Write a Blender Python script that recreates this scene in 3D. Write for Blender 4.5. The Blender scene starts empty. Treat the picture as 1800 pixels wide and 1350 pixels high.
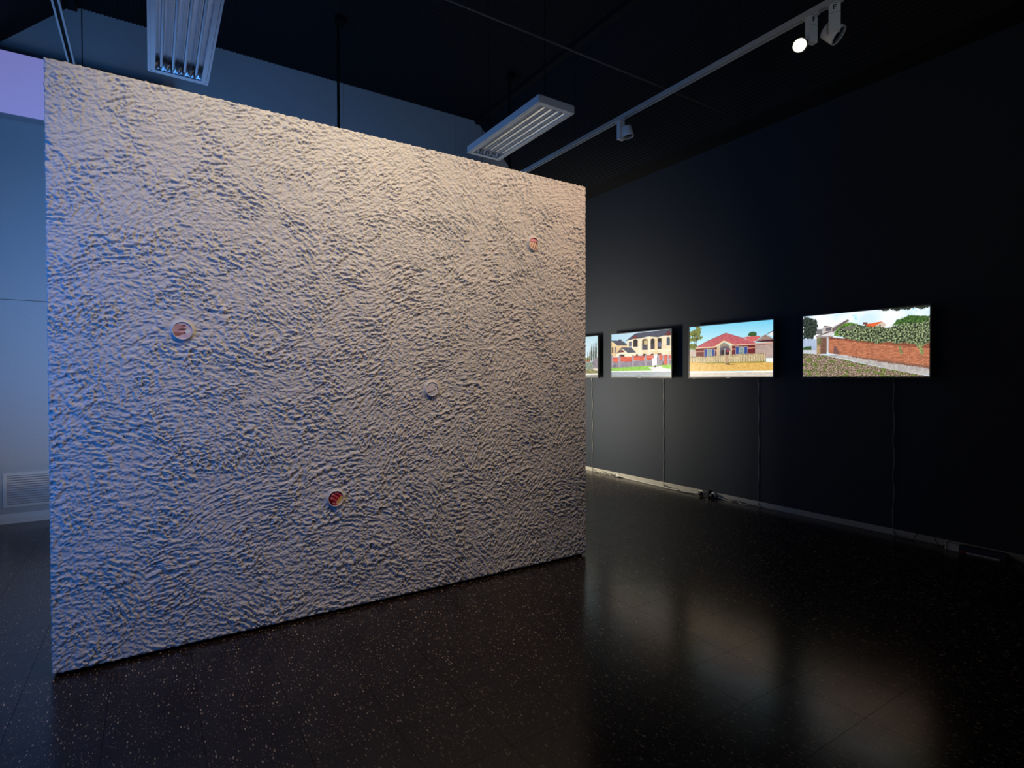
import bpy, math, random
import numpy as np
from mathutils import Vector, Matrix

random.seed(7)
H = 1.31                      # camera height in metres; room coordinates below are in units of H
F = 975.0                     # focal length in pixels of the 1800x1350 frame
YAW = math.radians(33.0)
CO, SI = math.cos(YAW), math.sin(YAW)
scene = bpy.context.scene
C = scene.collection

# ---------------------------------------------------------------- camera, world, exposure
cam_d = bpy.data.cameras.new('camera'); cam = bpy.data.objects.new('camera', cam_d); C.objects.link(cam)
cam_d.sensor_width = 36.0; cam_d.lens = F / 1800 * 36.0; cam_d.clip_start = 0.05
cam.location = (0, 0, H)
cam.rotation_mode = 'QUATERNION'
cam.rotation_quaternion = (Matrix.Rotation(-YAW, 3, 'Z') @ Matrix.Rotation(math.radians(90 - 0.75), 3, 'X')
                           @ Matrix.Rotation(math.radians(-0.14), 3, 'Z')).to_quaternion()
scene.camera = cam
vs = scene.view_settings
vs.view_transform = 'Standard'; vs.look = 'None'; vs.exposure = 0.0; vs.gamma = 1.0; vs.use_curve_mapping = False
w = bpy.data.worlds.new('world'); scene.world = w; w.use_nodes = True
w.node_tree.nodes['Background'].inputs[0].default_value = (0.10, 0.16, 0.35, 1)
w.node_tree.nodes['Background'].inputs[1].default_value = 0.010

def light(name, typ, loc, target, energy, color, **kw):
    d = bpy.data.lights.new(name, typ); d.energy = energy; d.color = color
    for k, v in kw.items(): setattr(d, k, v)
    o = bpy.data.objects.new(name, d); C.objects.link(o)
    o.location = Vector(loc) * H
    o.rotation_euler = (Vector(target) - Vector(loc)).to_track_quat('-Z', 'Y').to_euler()
    return o
# warm exhibition spots above the textured partition (on the lighting grid, out of frame)
light('key_spot_a', 'SPOT', (0.30, 1.38, 2.80), (0.40, 2.37, 1.55), 108, (1.0, 0.84, 0.63), spot_size=math.radians(90), spot_blend=1.0, shadow_soft_size=0.02)
light('key_spot_b', 'SPOT', (1.25, 1.38, 2.80), (1.25, 2.37, 1.60), 82, (1.0, 0.80, 0.60), spot_size=math.radians(90), spot_blend=1.0, shadow_soft_size=0.02)
light('side_spot', 'SPOT', (2.66, 1.50, 2.66), (1.60, 2.37, 1.70), 112, (1.0, 0.66, 0.45), spot_size=math.radians(75), spot_blend=1.0, shadow_soft_size=0.02)
# unseen blue lamps by the left wall, in front of and behind the partition
light('blue_lamp_front', 'AREA', (-1.40, 1.45, 1.25), (-0.55, 2.37, 1.15), 17, (0.03, 0.25, 1.0), shape='RECTANGLE', size=1.0, size_y=2.0, spread=math.radians(100))
light('blue_lamp_back', 'AREA', (-1.40, 3.4, 1.25), (0.3, 4.8, 2.0), 48, (0.10, 0.38, 1.0), shape='RECTANGLE', size=1.5, size_y=2.0, spread=math.radians(120))
# unseen warm area lamps behind the partition, for the corner and lower back wall
light('back_warm_lamp', 'AREA', (2.55, 4.15, 0.85), (3.9, 4.75, 0.82), 72, (1.0, 0.90, 0.68), shape='RECTANGLE', size=0.4, size_y=0.6, spread=math.radians(155))
light('back_warm_lamp_low', 'AREA', (0.3, 2.53, 0.45), (0.3, 5.0, 0.30), 9, (1.0, 0.86, 0.66), shape='RECTANGLE', size=0.8, size_y=0.5)
# added fill lamp behind the camera, lifts the spotlight heads and track
light('rear_fill', 'AREA', (0.6, -1.22, 1.6), (2.6, 1.6, 2.9), 4.5, (0.72, 0.86, 1.0), shape='RECTANGLE', size=1.2, size_y=1.6, spread=math.radians(75))

# ---------------------------------------------------------------- materials
MATS = {}
def mat(name, color, rough=0.6, metal=0.0, spec=0.5, noise=None, bump=None, emit=None, estr=0.0):
    if name in MATS: return MATS[name]
    m = bpy.data.materials.new(name); m.use_nodes = True
    nt = m.node_tree; b = nt.nodes['Principled BSDF']
    b.inputs['Base Color'].default_value = (*color, 1); b.inputs['Roughness'].default_value = rough
    b.inputs['Metallic'].default_value = metal; b.inputs['Specular IOR Level'].default_value = spec
    geo = None
    if noise or bump: geo = nt.nodes.new('ShaderNodeNewGeometry')
    if noise:                      # (scale, amount)
        n = nt.nodes.new('ShaderNodeTexNoise'); n.inputs['Scale'].default_value = noise[0]; n.inputs['Detail'].default_value = 5
        nt.links.new(geo.outputs['Position'], n.inputs['Vector'])
        r = nt.nodes.new('ShaderNodeMapRange'); r.inputs[3].default_value = 1 - noise[1]; r.inputs[4].default_value = 1 + noise[1]
        nt.links.new(n.outputs[0], r.inputs[0])
        mx = nt.nodes.new('ShaderNodeVectorMath'); mx.operation = 'SCALE'; mx.inputs[0].default_value = color
        nt.links.new(r.outputs[0], mx.inputs['Scale']); nt.links.new(mx.outputs[0], b.inputs['Base Color'])
    if bump:                       # (scale, distance, strength)
        n = nt.nodes.new('ShaderNodeTexNoise'); n.inputs['Scale'].default_value = bump[0]; n.inputs['Detail'].default_value = 4
        nt.links.new(geo.outputs['Position'], n.inputs['Vector'])
        bp = nt.nodes.new('ShaderNodeBump'); bp.inputs['Distance'].default_value = bump[1]; bp.inputs['Strength'].default_value = bump[2]
        nt.links.new(n.outputs[0], bp.inputs['Height']); nt.links.new(bp.outputs[0], b.inputs['Normal'])
    if emit:
        b.inputs['Emission Color'].default_value = (*emit, 1); b.inputs['Emission Strength'].default_value = estr
    MATS[name] = m
    return m
def attr_mat(name, emission):
    m = bpy.data.materials.new(name); m.use_nodes = True; nt = m.node_tree; b = nt.nodes['Principled BSDF']
    a = nt.nodes.new('ShaderNodeAttribute'); a.attribute_name = 'print'
    if emission:
        b.inputs['Base Color'].default_value = (0.01, 0.01, 0.01, 1); b.inputs['Roughness'].default_value = 0.35
        nt.links.new(a.outputs['Color'], b.inputs['Emission Color']); b.inputs['Emission Strength'].default_value = emission
    else:
        nt.links.new(a.outputs['Color'], b.inputs['Base Color']); b.inputs['Roughness'].default_value = 0.35
    return m
M_black_ceiling = mat('black_ceiling_paint', (0.010, 0.011, 0.014), 0.75, spec=0.2)
M_char = mat('charcoal_wall_paint', (0.025, 0.030, 0.041), 0.7, spec=0.25, noise=(90, 0.25), bump=(350, 0.0015, 0.5))
M_wall = mat('pale_wall_paint', (0.50, 0.52, 0.52), 0.65, spec=0.3, noise=(60, 0.06), bump=(300, 0.001, 0.3))
M_wallside = mat('dark_side_wall', (0.05, 0.055, 0.07), 0.8, spec=0.2, noise=(40, 0.2))
M_skirt = mat('skirting_grey', (0.36, 0.34, 0.30), 0.6, noise=(30, 0.2))
M_skirtw = mat('skirting_white', (0.75, 0.74, 0.70), 0.5, noise=(30, 0.08))
M_plaster = mat('render_plaster', (0.66, 0.635, 0.60), 0.85, spec=0.15, noise=(14, 0.06), bump=(420, 0.002, 0.6))
M_core = mat('partition_board', (0.25, 0.24, 0.23), 0.8, noise=(20, 0.1))
M_blackp = mat('black_plinth', (0.006, 0.006, 0.006), 0.8, spec=0.1, noise=(30, 0.2))
M_white_metal = mat('white_enamel', (0.82, 0.82, 0.82), 0.35, noise=(25, 0.05))
M_track = mat('grey_track_enamel', (0.56, 0.56, 0.55), 0.4, noise=(25, 0.06))
M_dark_slot = mat('dark_slot', (0.01, 0.01, 0.01), 0.7, noise=(30, 0.1))
M_refl = mat('bright_reflector', (0.80, 0.80, 0.82), 0.16, metal=1.0, noise=(8, 0.05))
M_refl_end = mat('satin_reflector', (0.55, 0.56, 0.58), 0.40, metal=1.0, noise=(8, 0.05))
M_tube = mat('unlit_tube_glass', (0.78, 0.80, 0.82), 0.22, noise=(10, 0.03))
M_brass = mat('tube_cap_metal', (0.5, 0.5, 0.5), 0.3, metal=1.0, noise=(40, 0.1))
M_black = mat('black_plastic', (0.012, 0.012, 0.013), 0.45, noise=(60, 0.2))
M_bezel = mat('dark_grey_bezel', (0.045, 0.047, 0.05), 0.4, noise=(60, 0.1))
M_logo = mat('silver_mark', (0.5, 0.5, 0.5), 0.3, metal=0.8, noise=(60, 0.1))
M_cable = mat('grey_cable', (0.17, 0.17, 0.17), 0.5, noise=(50, 0.15))
M_wcable = mat('white_cable', (0.5, 0.49, 0.46), 0.5, noise=(50, 0.1))
M_bcable = mat('black_cable', (0.012, 0.012, 0.012), 0.5, noise=(50, 0.1))
M_pipe = mat('dark_conduit', (0.10, 0.10, 0.11), 0.45, noise=(30, 0.15))
M_glass_dark = mat('dark_lens', (0.015, 0.017, 0.02), 0.08, noise=(10, 0.05))
M_lamp = mat('lit_lens', (1, 0.9, 0.7), 0.3, emit=(1.0, 0.80, 0.50), estr=40.0)
M_tube_white = mat('white_porthole_tube', (0.74, 0.73, 0.70), 0.4, noise=(40, 0.05))
M_lav = mat('lavender_emissive_face', (0.75, 0.75, 0.78), 0.5, emit=(0.42, 0.36, 1.0), estr=0.34, noise=(12, 0.05))
M_boxside = mat('panel_housing', (0.40, 0.38, 0.42), 0.6, noise=(20, 0.08))
M_navy = mat('navy_card', (0.015, 0.018, 0.05), 0.5, noise=(40, 0.15))
M_red = mat('red_card', (0.30, 0.02, 0.02), 0.5, noise=(40, 0.1))

def floor_mat():
    m = bpy.data.materials.new('speckled_vinyl'); m.use_nodes = True; nt = m.node_tree; b = nt.nodes['Principled BSDF']
    N, L = nt.nodes.new, nt.links.new
    g = N('ShaderNodeNewGeometry')
    def flecks(sc, th, keep, off):
        mp = N('ShaderNodeMapping'); mp.inputs['Scale'].default_value = sc; mp.inputs['Location'].default_value = (off, off * 0.7, 0)
        L(g.outputs['Position'], mp.inputs['Vector'])
        v = N('ShaderNodeTexVoronoi'); v.voronoi_dimensions = '2D'; v.inputs['Scale'].default_value = 1.0
        L(mp.outputs[0], v.inputs['Vector'])
        sp = N('ShaderNodeSeparateColor'); L(v.outputs['Color'], sp.inputs[0])
        sz = N('ShaderNodeMath'); sz.operation = 'MULTIPLY_ADD'; sz.inputs[1].default_value = th; sz.inputs[2].default_value = th * 0.45
        L(sp.outputs[1], sz.inputs[0])
        a = N('ShaderNodeMath'); a.operation = 'LESS_THAN'; L(v.outputs['Distance'], a.inputs[0]); L(sz.outputs[0], a.inputs[1])
        k = N('ShaderNodeMath'); k.operation = 'GREATER_THAN'; k.inputs[1].default_value = keep; L(sp.outputs[0], k.inputs[0])
        p = N('ShaderNodeMath'); p.operation = 'MULTIPLY'; L(a.outputs[0], p.inputs[0]); L(k.outputs[0], p.inputs[1])
        q = N('ShaderNodeMath'); q.operation = 'MULTIPLY'; L(p.outputs[0], q.inputs[0]); L(sp.outputs[2], q.inputs[1])
        return q
    f1 = flecks((85, 26, 1), 0.165, 0.66, 0.0); f2 = flecks((190, 75, 1), 0.18, 0.74, 3.3)
    add = N('ShaderNodeMath'); add.operation = 'MAXIMUM'; L(f1.outputs[0], add.inputs[0]); L(f2.outputs[0], add.inputs[1])
    mix = N('ShaderNodeMix'); mix.data_type = 'RGBA'
    mix.inputs[6].default_value = (0.0125, 0.0072, 0.0058, 1); mix.inputs[7].default_value = (0.44, 0.36, 0.27, 1)
    L(add.outputs[0], mix.inputs[0]); L(mix.outputs[2], b.inputs['Base Color'])
    n = N('ShaderNodeTexNoise'); n.inputs['Scale'].default_value = 6; L(g.outputs['Position'], n.inputs['Vector'])
    r = N('ShaderNodeMapRange'); r.inputs[3].default_value = 0.17; r.inputs[4].default_value = 0.24
    L(n.outputs[0], r.inputs[0]); L(r.outputs[0], b.inputs['Roughness'])
    b.inputs['Specular IOR Level'].default_value = 0.5
    return m
M_floor = floor_mat()
M_seam = mat('dark_seam', (0.004, 0.004, 0.004), 0.8, spec=0.1, noise=(30, 0.1))

# ---------------------------------------------------------------- helpers
def tag(o, label=None, cat=None, group=None, kind=None):
    if label: o['label'] = label
    if cat: o['category'] = cat
    if group: o['group'] = group
    if kind: o['kind'] = kind
    return o
def thing(name, loc, label, cat, group=None, kind=None):
    o = bpy.data.objects.new(name, None); C.objects.link(o); o.location = loc; o.empty_display_size = 0.1
    return tag(o, label, cat, group, kind)
def root_loc(o):
    while o.parent: o = o.parent
    return Vector(o.location)
class MB:
    def __init__(s): s.v = []; s.f = []; s.sm = []
    def add(s, vs, fs, smooth=False):
        o = len(s.v); s.v += [tuple(p) for p in vs]; s.f += [tuple(i + o for i in f) for f in fs]; s.sm += [smooth] * len(fs); return s
    def box(s, lo, hi, M=None):
        x0, y0, z0 = lo; x1, y1, z1 = hi
        vs = [Vector(p) for p in ((x0,y0,z0),(x1,y0,z0),(x1,y1,z0),(x0,y1,z0),(x0,y0,z1),(x1,y0,z1),(x1,y1,z1),(x0,y1,z1))]
        if M: vs = [M @ p for p in vs]
        return s.add(vs, [(0,3,2,1),(4,5,6,7),(0,1,5,4),(1,2,6,5),(2,3,7,6),(3,0,4,7)])
    def ring(s, prof, origin, axis, n=32, closed=False, cap0=False, cap1=False):
        """lathe: prof = [(radius, along axis)]"""
        a = Vector(axis).normalized(); u = a.orthogonal().normalized(); w_ = a.cross(u); o = Vector(origin)
        vs = []; m = len(prof)
        for (r, t) in prof:
            for k in range(n):
                th = 2 * math.pi * k / n
                vs.append(o + a * t + (u * math.cos(th) + w_ * math.sin(th)) * r)
        fs = []
        for i in range(m if closed else m - 1):
            j = (i + 1) % m
            for k in range(n):
                k2 = (k + 1) % n
                fs.append((i*n+k, i*n+k2, j*n+k2, j*n+k))
        base = len(s.v); s.add(vs, fs, True)
        if cap0: s.f.append(tuple(base + k for k in range(n))[::-1]); s.sm.append(False)
        if cap1: s.f.append(tuple(base + (m-1)*n + k for k in range(n))); s.sm.append(False)
        return s
    def tube(s, pts, r, n=8):
        pts = [Vector(p) for p in pts]; vs = []; m = len(pts); ref = Vector((0.31, 0.22, 0.92)).normalized()
        for i, p in enumerate(pts):
            t = (pts[min(i+1, m-1)] - pts[max(i-1, 0)]).normalized()
            u = t.cross(ref)
            if u.length < 1e-3: u = t.orthogonal()
            u.normalize(); w_ = t.cross(u)
            for k in range(n):
                th = 2 * math.pi * k / n; vs.append(p + (u * math.cos(th) + w_ * math.sin(th)) * r)
        fs = [(i*n+k, i*n+(k+1) % n, (i+1)*n+(k+1) % n, (i+1)*n+k) for i in range(m-1) for k in range(n)]
        base = len(s.v); s.add(vs, fs, True)
        s.f.append(tuple(base + k for k in range(n))[::-1]); s.sm.append(False)
        s.f.append(tuple(base + (m-1)*n + k for k in range(n))); s.sm.append(False)
        return s
    def build(s, name, m, parent=None, loc=None, bevel=0.0):
        me = bpy.data.meshes.new(name)
        off = root_loc(parent) if parent else Vector(loc or (0, 0, 0))
        me.from_pydata([(p[0]-off.x, p[1]-off.y, p[2]-off.z) for p in s.v], [], s.f)
        me.polygons.foreach_set('use_smooth', s.sm)
        me.materials.append(m); me.update()
        o = bpy.data.objects.new(name, me); C.objects.link(o)
        if parent: o.parent = parent
        else: o.location = off
        if bevel:
            b = o.modifiers.new('bevel', 'BEVEL'); b.width = bevel; b.segments = 2; b.limit_method = 'ANGLE'
        return o
def U(*p): return tuple(c * H for c in p)
def ray(px, py):
    t = (px - 900) / F; return Vector((CO*t + SI, -SI*t + CO, (662 - py) / F))
def on_x(px, py, X):
    d = ray(px, py); s = X / d.x; return Vector((X, d.y*s, 1 + d.z*s))
def on_floor(px, py):
    d = ray(px, py); s = -1 / d.z; return Vector((d.x*s, d.y*s, 0))
def smooth_path(pts, n=6):
    P = [Vector(p) for p in pts]; out = []
    for i in range(len(P)-1):
        p0, p1, p2, p3 = P[max(i-1, 0)], P[i], P[i+1], P[min(i+2, len(P)-1)]
        for k in range(n):
            t = k / n
            out.append(0.5*((2*p1) + (p2-p0)*t + (2*p0-5*p1+4*p2-p3)*t*t + (3*p1-p0-3*p2+p3)*t**3))
    out.append(P[-1]); return out
# numpy gradient noise
def _hash(ix, iy, seed):
    h = (ix.astype(np.int64)*374761393 + iy.astype(np.int64)*668265263 + seed*974634777) & 0xFFFFFFFF
    h = ((h ^ (h >> 13))*1274126177) & 0xFFFFFFFF
    return (h ^ (h >> 16)) & 0xFFFF
_ANG = np.arange(65536)*(2*math.pi/65536); _GC = np.cos(_ANG).astype(np.float32); _GS = np.sin(_ANG).astype(np.float32)
def gn(x, y, seed=0):
    x = np.asarray(x, np.float32); y = np.asarray(y, np.float32)
    ix = np.floor(x); iy = np.floor(y); fx = x-ix; fy = y-iy; ix = ix.astype(np.int64); iy = iy.astype(np.int64)
    u = fx*fx*fx*(fx*(fx*6-15)+10); v = fy*fy*fy*(fy*(fy*6-15)+10)
    def g(dx, dy):
        h = _hash(ix+dx, iy+dy, seed); return _GC[h]*(fx-dx) + _GS[h]*(fy-dy)
    a = g(0, 0); b = g(1, 0); c = g(0, 1); d = g(1, 1)
    return ((a + (b-a)*u) + ((c + (d-c)*u) - (a + (b-a)*u))*v)*1.5
def sstep(a, b, x):
    t = np.clip((x-a)/(b-a), 0, 1); return t*t*(3-2*t)
def grid_mesh(name, co, nu, nv, m, smooth=True):
    """co: (nv, nu, 3) array"""
    me = bpy.data.meshes.new(name); n = nu*nv
    me.vertices.add(n); me.vertices.foreach_set('co', np.ascontiguousarray(co, np.float32).ravel())
    i = np.arange(n).reshape(nv, nu)
    q = np.stack([i[:-1, :-1], i[:-1, 1:], i[1:, 1:], i[1:, :-1]], -1).reshape(-1, 4)
    me.loops.add(q.size); me.loops.foreach_set('vertex_index', q.ravel().astype(np.int32))
    me.polygons.add(len(q)); me.polygons.foreach_set('loop_start', np.arange(0, q.size, 4, dtype=np.int32))
    me.polygons.foreach_set('use_smooth', np.full(len(q), smooth))
    me.materials.append(m); me.update(calc_edges=True)
    return me

# ---------------------------------------------------------------- room shell (units of H)
XR, XL, YB, YF = 3.905, -1.485, 5.09, -1.3
ZC, KL, KR, ZS = 3.672, -0.456, 2.877, 2.88       # flat ceiling height, kinks, soffit height
# floor with single vinyl tiles
TS = 0.2328                   # 305 mm tiles
floor = MB().box(U(XL-0.1, YF-0.1, -0.06), U(XR+0.1, YB+0.1, -0.0025)).build('floor', M_seam)
tag(floor, 'dark speckled vinyl tile floor of the gallery', 'floor', kind='structure')
gap = 0.0007/H
tiles = []
x = 1.507 - TS*20
while x < XR:
    y = 1.486 - TS*20
    while y < YB:
        x0, x1, y0, y1 = max(x, XL), min(x+TS, XR), max(y, YF), min(y+TS, YB)
        if x1-x0 > 0.01 and y1-y0 > 0.01: tiles.append((x0, x1, y0, y1))
        y += TS
    x += TS
def tile_size(t):
    cx, cy = (t[0]+t[1])/2, (t[2]+t[3])/2
    d = cx*SI + cy*CO; l = cx*CO - cy*SI
    if d < 0.9: return 0
    px, py = 900 + F*l/d, 662 + F/d
    if not (-60 < px < 1860 and py < 1420): return 0
    if cy > 2.40 and 85 < px < 1030: return 0
    return 1/d
order = sorted(tiles, key=tile_size, reverse=True)
shared = {}; rest = MB()
for i, (x0, x1, y0, y1) in enumerate(order):
    if i < 300 and tile_size(order[i]) > 0:
        key = (round(x1-x0, 4), round(y1-y0, 4))
        cx, cy = (x0+x1)/2*H, (y0+y1)/2*H
        if key not in shared:
            hx, hy = ((x1-x0)/2-gap)*H, ((y1-y0)/2-gap)*H; b = 0.0006
            mb = MB(); vs_ = []
            for (ex, ez) in ((0, -0.0024), (0, 0)):
                vs_ += [(-hx+ex, -hy+ex, ez), (hx-ex, -hy+ex, ez), (hx-ex, hy-ex, ez), (-hx+ex, hy-ex, ez)]
            fs_ = [(r*4+k, r*4+(k+1) % 4, r*4+4+(k+1) % 4, r*4+4+k) for r in (0,) for k in range(4)] + [(4, 5, 6, 7)]
            mb.add(vs_, fs_); me = bpy.data.meshes.new('tile'); me.from_pydata(mb.v, [], mb.f); me.materials.append(M_floor); shared[key] = me
        o = bpy.data.objects.new('tile', shared[key]); C.objects.link(o); o.parent = floor; o.location = (cx, cy, 0)
    else:
        g2 = gap
        rest.box(U(x0+g2, y0+g2, -0.0018), (( x1-g2)*H, (y1-g2)*H, 0))
tag(rest.build('floor_tiles', M_floor, floor), kind='stuff')

# ceiling: ribbed flat field and ribbed sloping sides
def ribbed(mb, a, b, pitch=0.032, depth=0.007):
    a = Vector(a)*H; b = Vector(b)*H; L_ = (b-a).length; t = (b-a)/L_; n = Vector((t.z, 0, -t.x))
    if n.z > 0: n = -n
    k = int(L_/pitch); pts = []
    for i in range(k):
        s = i*pitch
        pts += [a+t*s, a+t*(s+pitch*0.55), a+t*(s+pitch*0.62)+n*depth, a+t*(s+pitch*0.93)+n*depth]
    pts.append(b)
    vs_ = []; y0, y1 = YF*H, YB*H
    for p in pts: vs_ += [(p.x, y0, p.z), (p.x, y1, p.z)]
    mb.add(vs_, [(2*i, 2*i+1, 2*i+3, 2*i+2) for i in range(len(pts)-1)])
cb = MB()
ribbed(cb, (KL, 0, ZC), (KR, 0, ZC)); ribbed(cb, (KR, 0, ZC), (3.68, 0, ZS)); cb.add([U(-1.26, YF, ZS), U(-1.26, YB, ZS), U(KL, YB, ZC), U(KL, YF, ZC)], [(0, 1, 2, 3)])
cb.box(U(3.68, YF, ZS), U(XR, YB, ZS+0.03)); cb.box(U(XL, YF, ZS), U(-1.26, YB, ZS+0.03))
cb.box(U(XL-0.1, YF, ZC+0.05), U(XR+0.1, YB, ZC+0.09))
tag(cb.build('ceiling', M_black_ceiling), 'black ribbed metal ceiling with sloping sides', 'ceiling', kind='structure')
for i, (kx, s) in enumerate(((KR, 1), (KL, -1))):
    mb = MB(); mb.box(U(kx-0.028, YF, ZC-0.034), U(kx+0.028, YB-0.001, ZC-0.004))
    tag(mb.build('trim_%d' % (i+1), M_black_ceiling, loc=U(kx, 0, ZC)), 'black cover strip where the flat ceiling meets the %s slope' % ('screen side' if s > 0 else 'vent side'), 'trim', kind='structure')

# walls
wr = MB().box(U(XR, YF, 0), U(XR+0.1, YB+0.1, ZS+0.05)).build('wall_right', M_char)
tag(wr, 'charcoal painted wall carrying the row of screens', 'wall', kind='structure')
bs = MB().box(U(XR-0.010, YF, 0.0), U(XR, YB, 0.038)).build('baseboard_right', M_skirt, bevel=0.002)
tag(bs, 'low pale grey skirting under the charcoal wall', 'skirting', kind='structure')
wl = MB().box(U(XL-0.1, YF, 0), U(XL, YB+0.1, ZC)).build('wall_left', M_wallside)
tag(wl, 'dark side wall opposite the screens', 'wall', kind='structure')
wf = MB().box(U(XL-0.1, YF-0.1, 0), U(XR+0.1, YF, ZC)).build('wall_front', M_wallside)
tag(wf, 'dark wall facing the textured partition', 'wall', kind='structure')
wb = MB().box(U(XL-0.1, YB+0.012, 0), U(XR+0.1, YB+0.1, ZC+0.09)).build('wall_back', M_dark_slot)
tag(wb, 'pale panelled back wall with black ceiling slopes at both ends', 'wall', kind='structure')
def slope_z(X):
    if X < KL: return ZC - (KL-X)*(ZC-ZS)/(KL+1.26)
    if X > KR: return ZC - (X-KR)*(ZC-ZS)/(3.68-KR)
    return ZC
JX = [XL, -0.403, 0.154, 1.486, 2.62, XR]
ZJ = 1.536
for i in range(5):
    a, b = JX[i]+0.0015, JX[i+1]-0.0015
    top = [(a, max(slope_z(a), ZS))] + [(k, ZC) for k in (KL, KR) if a < k < b] + ([(-1.26, ZS)] if a < -1.26 < b else []) + ([(3.68, ZS)] if a < 3.68 < b else []) + [(b, max(slope_z(b), ZS))]
    top = sorted(top)
    prof = [(a, ZJ+0.004), (b, ZJ+0.004)] + top[::-1]
    vs_ = [U(p, YB, q+0.0) for p, q in prof] + [U(p, YB+0.012, q) for p, q in prof]; n = len(prof)
    MB().add(vs_, [tuple(range(n)), tuple(range(2*n-1, n-1, -1))] + [(k, k+n, (k+1) % n+n, (k+1) % n) for k in range(n)]).build('panel', M_wall, wb)
    MB().box(U(a, YB-0.008, 0), U(b, YB+0.012, ZJ-0.010)).build('panel', M_wall, wb)
MB().box(U(XL, YB-0.014, ZJ-0.010), U(XR, YB+0.012, ZJ)).build('dado_strip', M_wall, wb)
mb = MB(); prof = [(0.0, 0.0), (-0.030, 0.0), (-0.028, 0.012), (-0.018, 0.030), (-0.010, 0.062), (-0.008, 0.066), (0, 0.066)]
vs_ = []; 
for (py_, pz) in prof: vs_ += [U(XL, YB-0.008+py_+0.004, pz), U(XR-0.011, YB-0.008+py_+0.004, pz)]
n = len(prof)
mb.add(vs_, [(2*i, 2*i+1, 2*((i+1) % n)+1, 2*((i+1) % n)) for i in range(n)] + [tuple(range(0, 2*n, 2)), tuple(range(1, 2*n, 2))[::-1]])
tag(mb.build('baseboard_back', M_skirtw), 'white coved skirting along the foot of the back wall', 'skirting', kind='structure')

# ---------------------------------------------------------------- render-coated partition
PX0, PX1, PY, PZ0, PZ1 = -0.288*H, 2.030*H, 2.376*H, 0.012*H, 2.052*H
part = thing('partition_wall', ((PX0+PX1)/2, PY+0.06, 0), 'freestanding partition coated in rough cream render with four small portholes', 'partition')
PORT = [(0.096, 1.172), (1.672, 1.690), (1.092, 0.944), (0.647, 0.488)]
step = 0.0032
nu = int((PX1-PX0)/step)+1; nv = int((PZ1-PZ0)/step)+1
gx = np.linspace(PX0, PX1, nu, dtype=np.float32); gz = np.linspace(PZ0, PZ1, nv, dtype=np.float32)
X, Z = np.meshgrid(gx, gz)
wx = X + 0.020*gn(X*6, Z*6, 11); wz = Z + 0.020*gn(X*6+9, Z*6+4, 12)
rng = np.random.RandomState(5)
acc = np.zeros_like(X); wsum = np.full_like(X, 1e-6)
NP = 110
for k in range(NP):
    cx = rng.uniform(PX0-0.1, PX1+0.1); cz = rng.uniform(PZ0-0.1, PZ1+0.1); R = rng.uniform(0.22, 0.42)
    i0, i1 = np.searchsorted(gx, [cx-R, cx+R]); j0, j1 = np.searchsorted(gz, [cz-R, cz+R])
    if i1-i0 < 4 or j1-j0 < 4: continue
    x_, z_ = wx[j0:j1, i0:i1], wz[j0:j1, i0:i1]
    d2 = ((x_-cx)**2 + (z_-cz)**2)/(R*R)
    w_ = np.clip(1-d2, 0, 1)**2 * rng.uniform(0.5, 1.5)
    w_ = w_*w_*w_
    # trowel sweep: arcs about a far centre; right hand part sweeps are steeper, as in the plaster
    u_ = (cx-PX0)/(PX1-PX0)
    base = (-0.45 + 1.5*u_) + rng.uniform(-0.6, 0.6)
    AR = rng.uniform(0.35, 1.0); ax = cx - math.sin(base)*AR*rng.choice([-1, 1]); az = cz - math.cos(base)*AR
    rr = np.sqrt((x_-ax)**2 + (z_-az)**2); th = np.arctan2(z_-az, x_-ax)*AR
    sq = rng.uniform(0.8, 1.35)
    n1 = gn(rr*56*sq, th*24, 100+k); n2 = gn(rr*118*sq, th*62, 300+k)
    n = n1*0.75 + n2*0.60
    acc[j0:j1, i0:i1] += w_*n; wsum[j0:j1, i0:i1] += w_
stroke = acc/wsum
iso = gn(X*44, Z*44, 21)*0.55 + gn(X*95, Z*95, 22)*0.55 + gn(X*190, Z*190, 27)*0.42
coarse = gn(X*4.5, Z*4.5, 23); pm = 0.30 + 0.70*sstep(-0.40, 0.45, gn(X*6, Z*6, 24) + 0.5*gn(X*14, Z*14, 28))
n = stroke*(0.45+0.65*pm) + iso*0.56
plates = sstep(-0.04, 0.13, n)
ridge = np.zeros_like(X)
for k in range(34):                      # lips left by the edge of the trowel
    cx = rng.uniform(PX0, PX1); cz = rng.uniform(PZ0, PZ1); AR = rng.uniform(0.18, 0.6); a0 = rng.uniform(0.2, 2.6); da = rng.uniform(0.3, 0.9)
    rr = np.sqrt((wx-cx)**2 + (wz-cz)**2) - AR; th = np.arctan2(wz-cz, wx-cx)
    ridge = np.maximum(ridge, np.exp(-(rr/0.007)**2)*sstep(a0, a0+0.25, th)*sstep(a0+da+0.25, a0+da, th)*np.clip(0.55+1.3*gn(th*AR*30, rr*60, 500+k), 0, 1))
fine = gn(X*150, Z*150, 25)
disp = (0.0036*plates*(0.40+0.75*pm) + 0.0042*n*(0.6+0.5*pm) + 0.0020*coarse + 0.0009*fine + 0.0030*sstep(0.25, 0.6, gn(X*38, Z*55, 26))*pm + 0.0050*ridge)
disp = disp*1.12
disp = disp - disp.min()*0.6
disp = np.clip(disp, 0.0005, None)
PR = 0.044
for (ux, uz) in PORT:
    r = np.sqrt((X-ux*H)**2 + (Z-uz*H)**2)
    k = sstep(PR+0.030, PR+0.008, r)
    collar = 0.006 + 0.006*sstep(PR+0.014, PR-0.002, r)
    disp = disp*(1-k) + (collar + 0.25*(disp-0.006))*k
edge = np.minimum(np.minimum(X-PX0, PX1-X), np.minimum(Z-PZ0, PZ1-Z))
disp *= sstep(-0.004, 0.006, edge)*0.65+0.35
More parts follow.
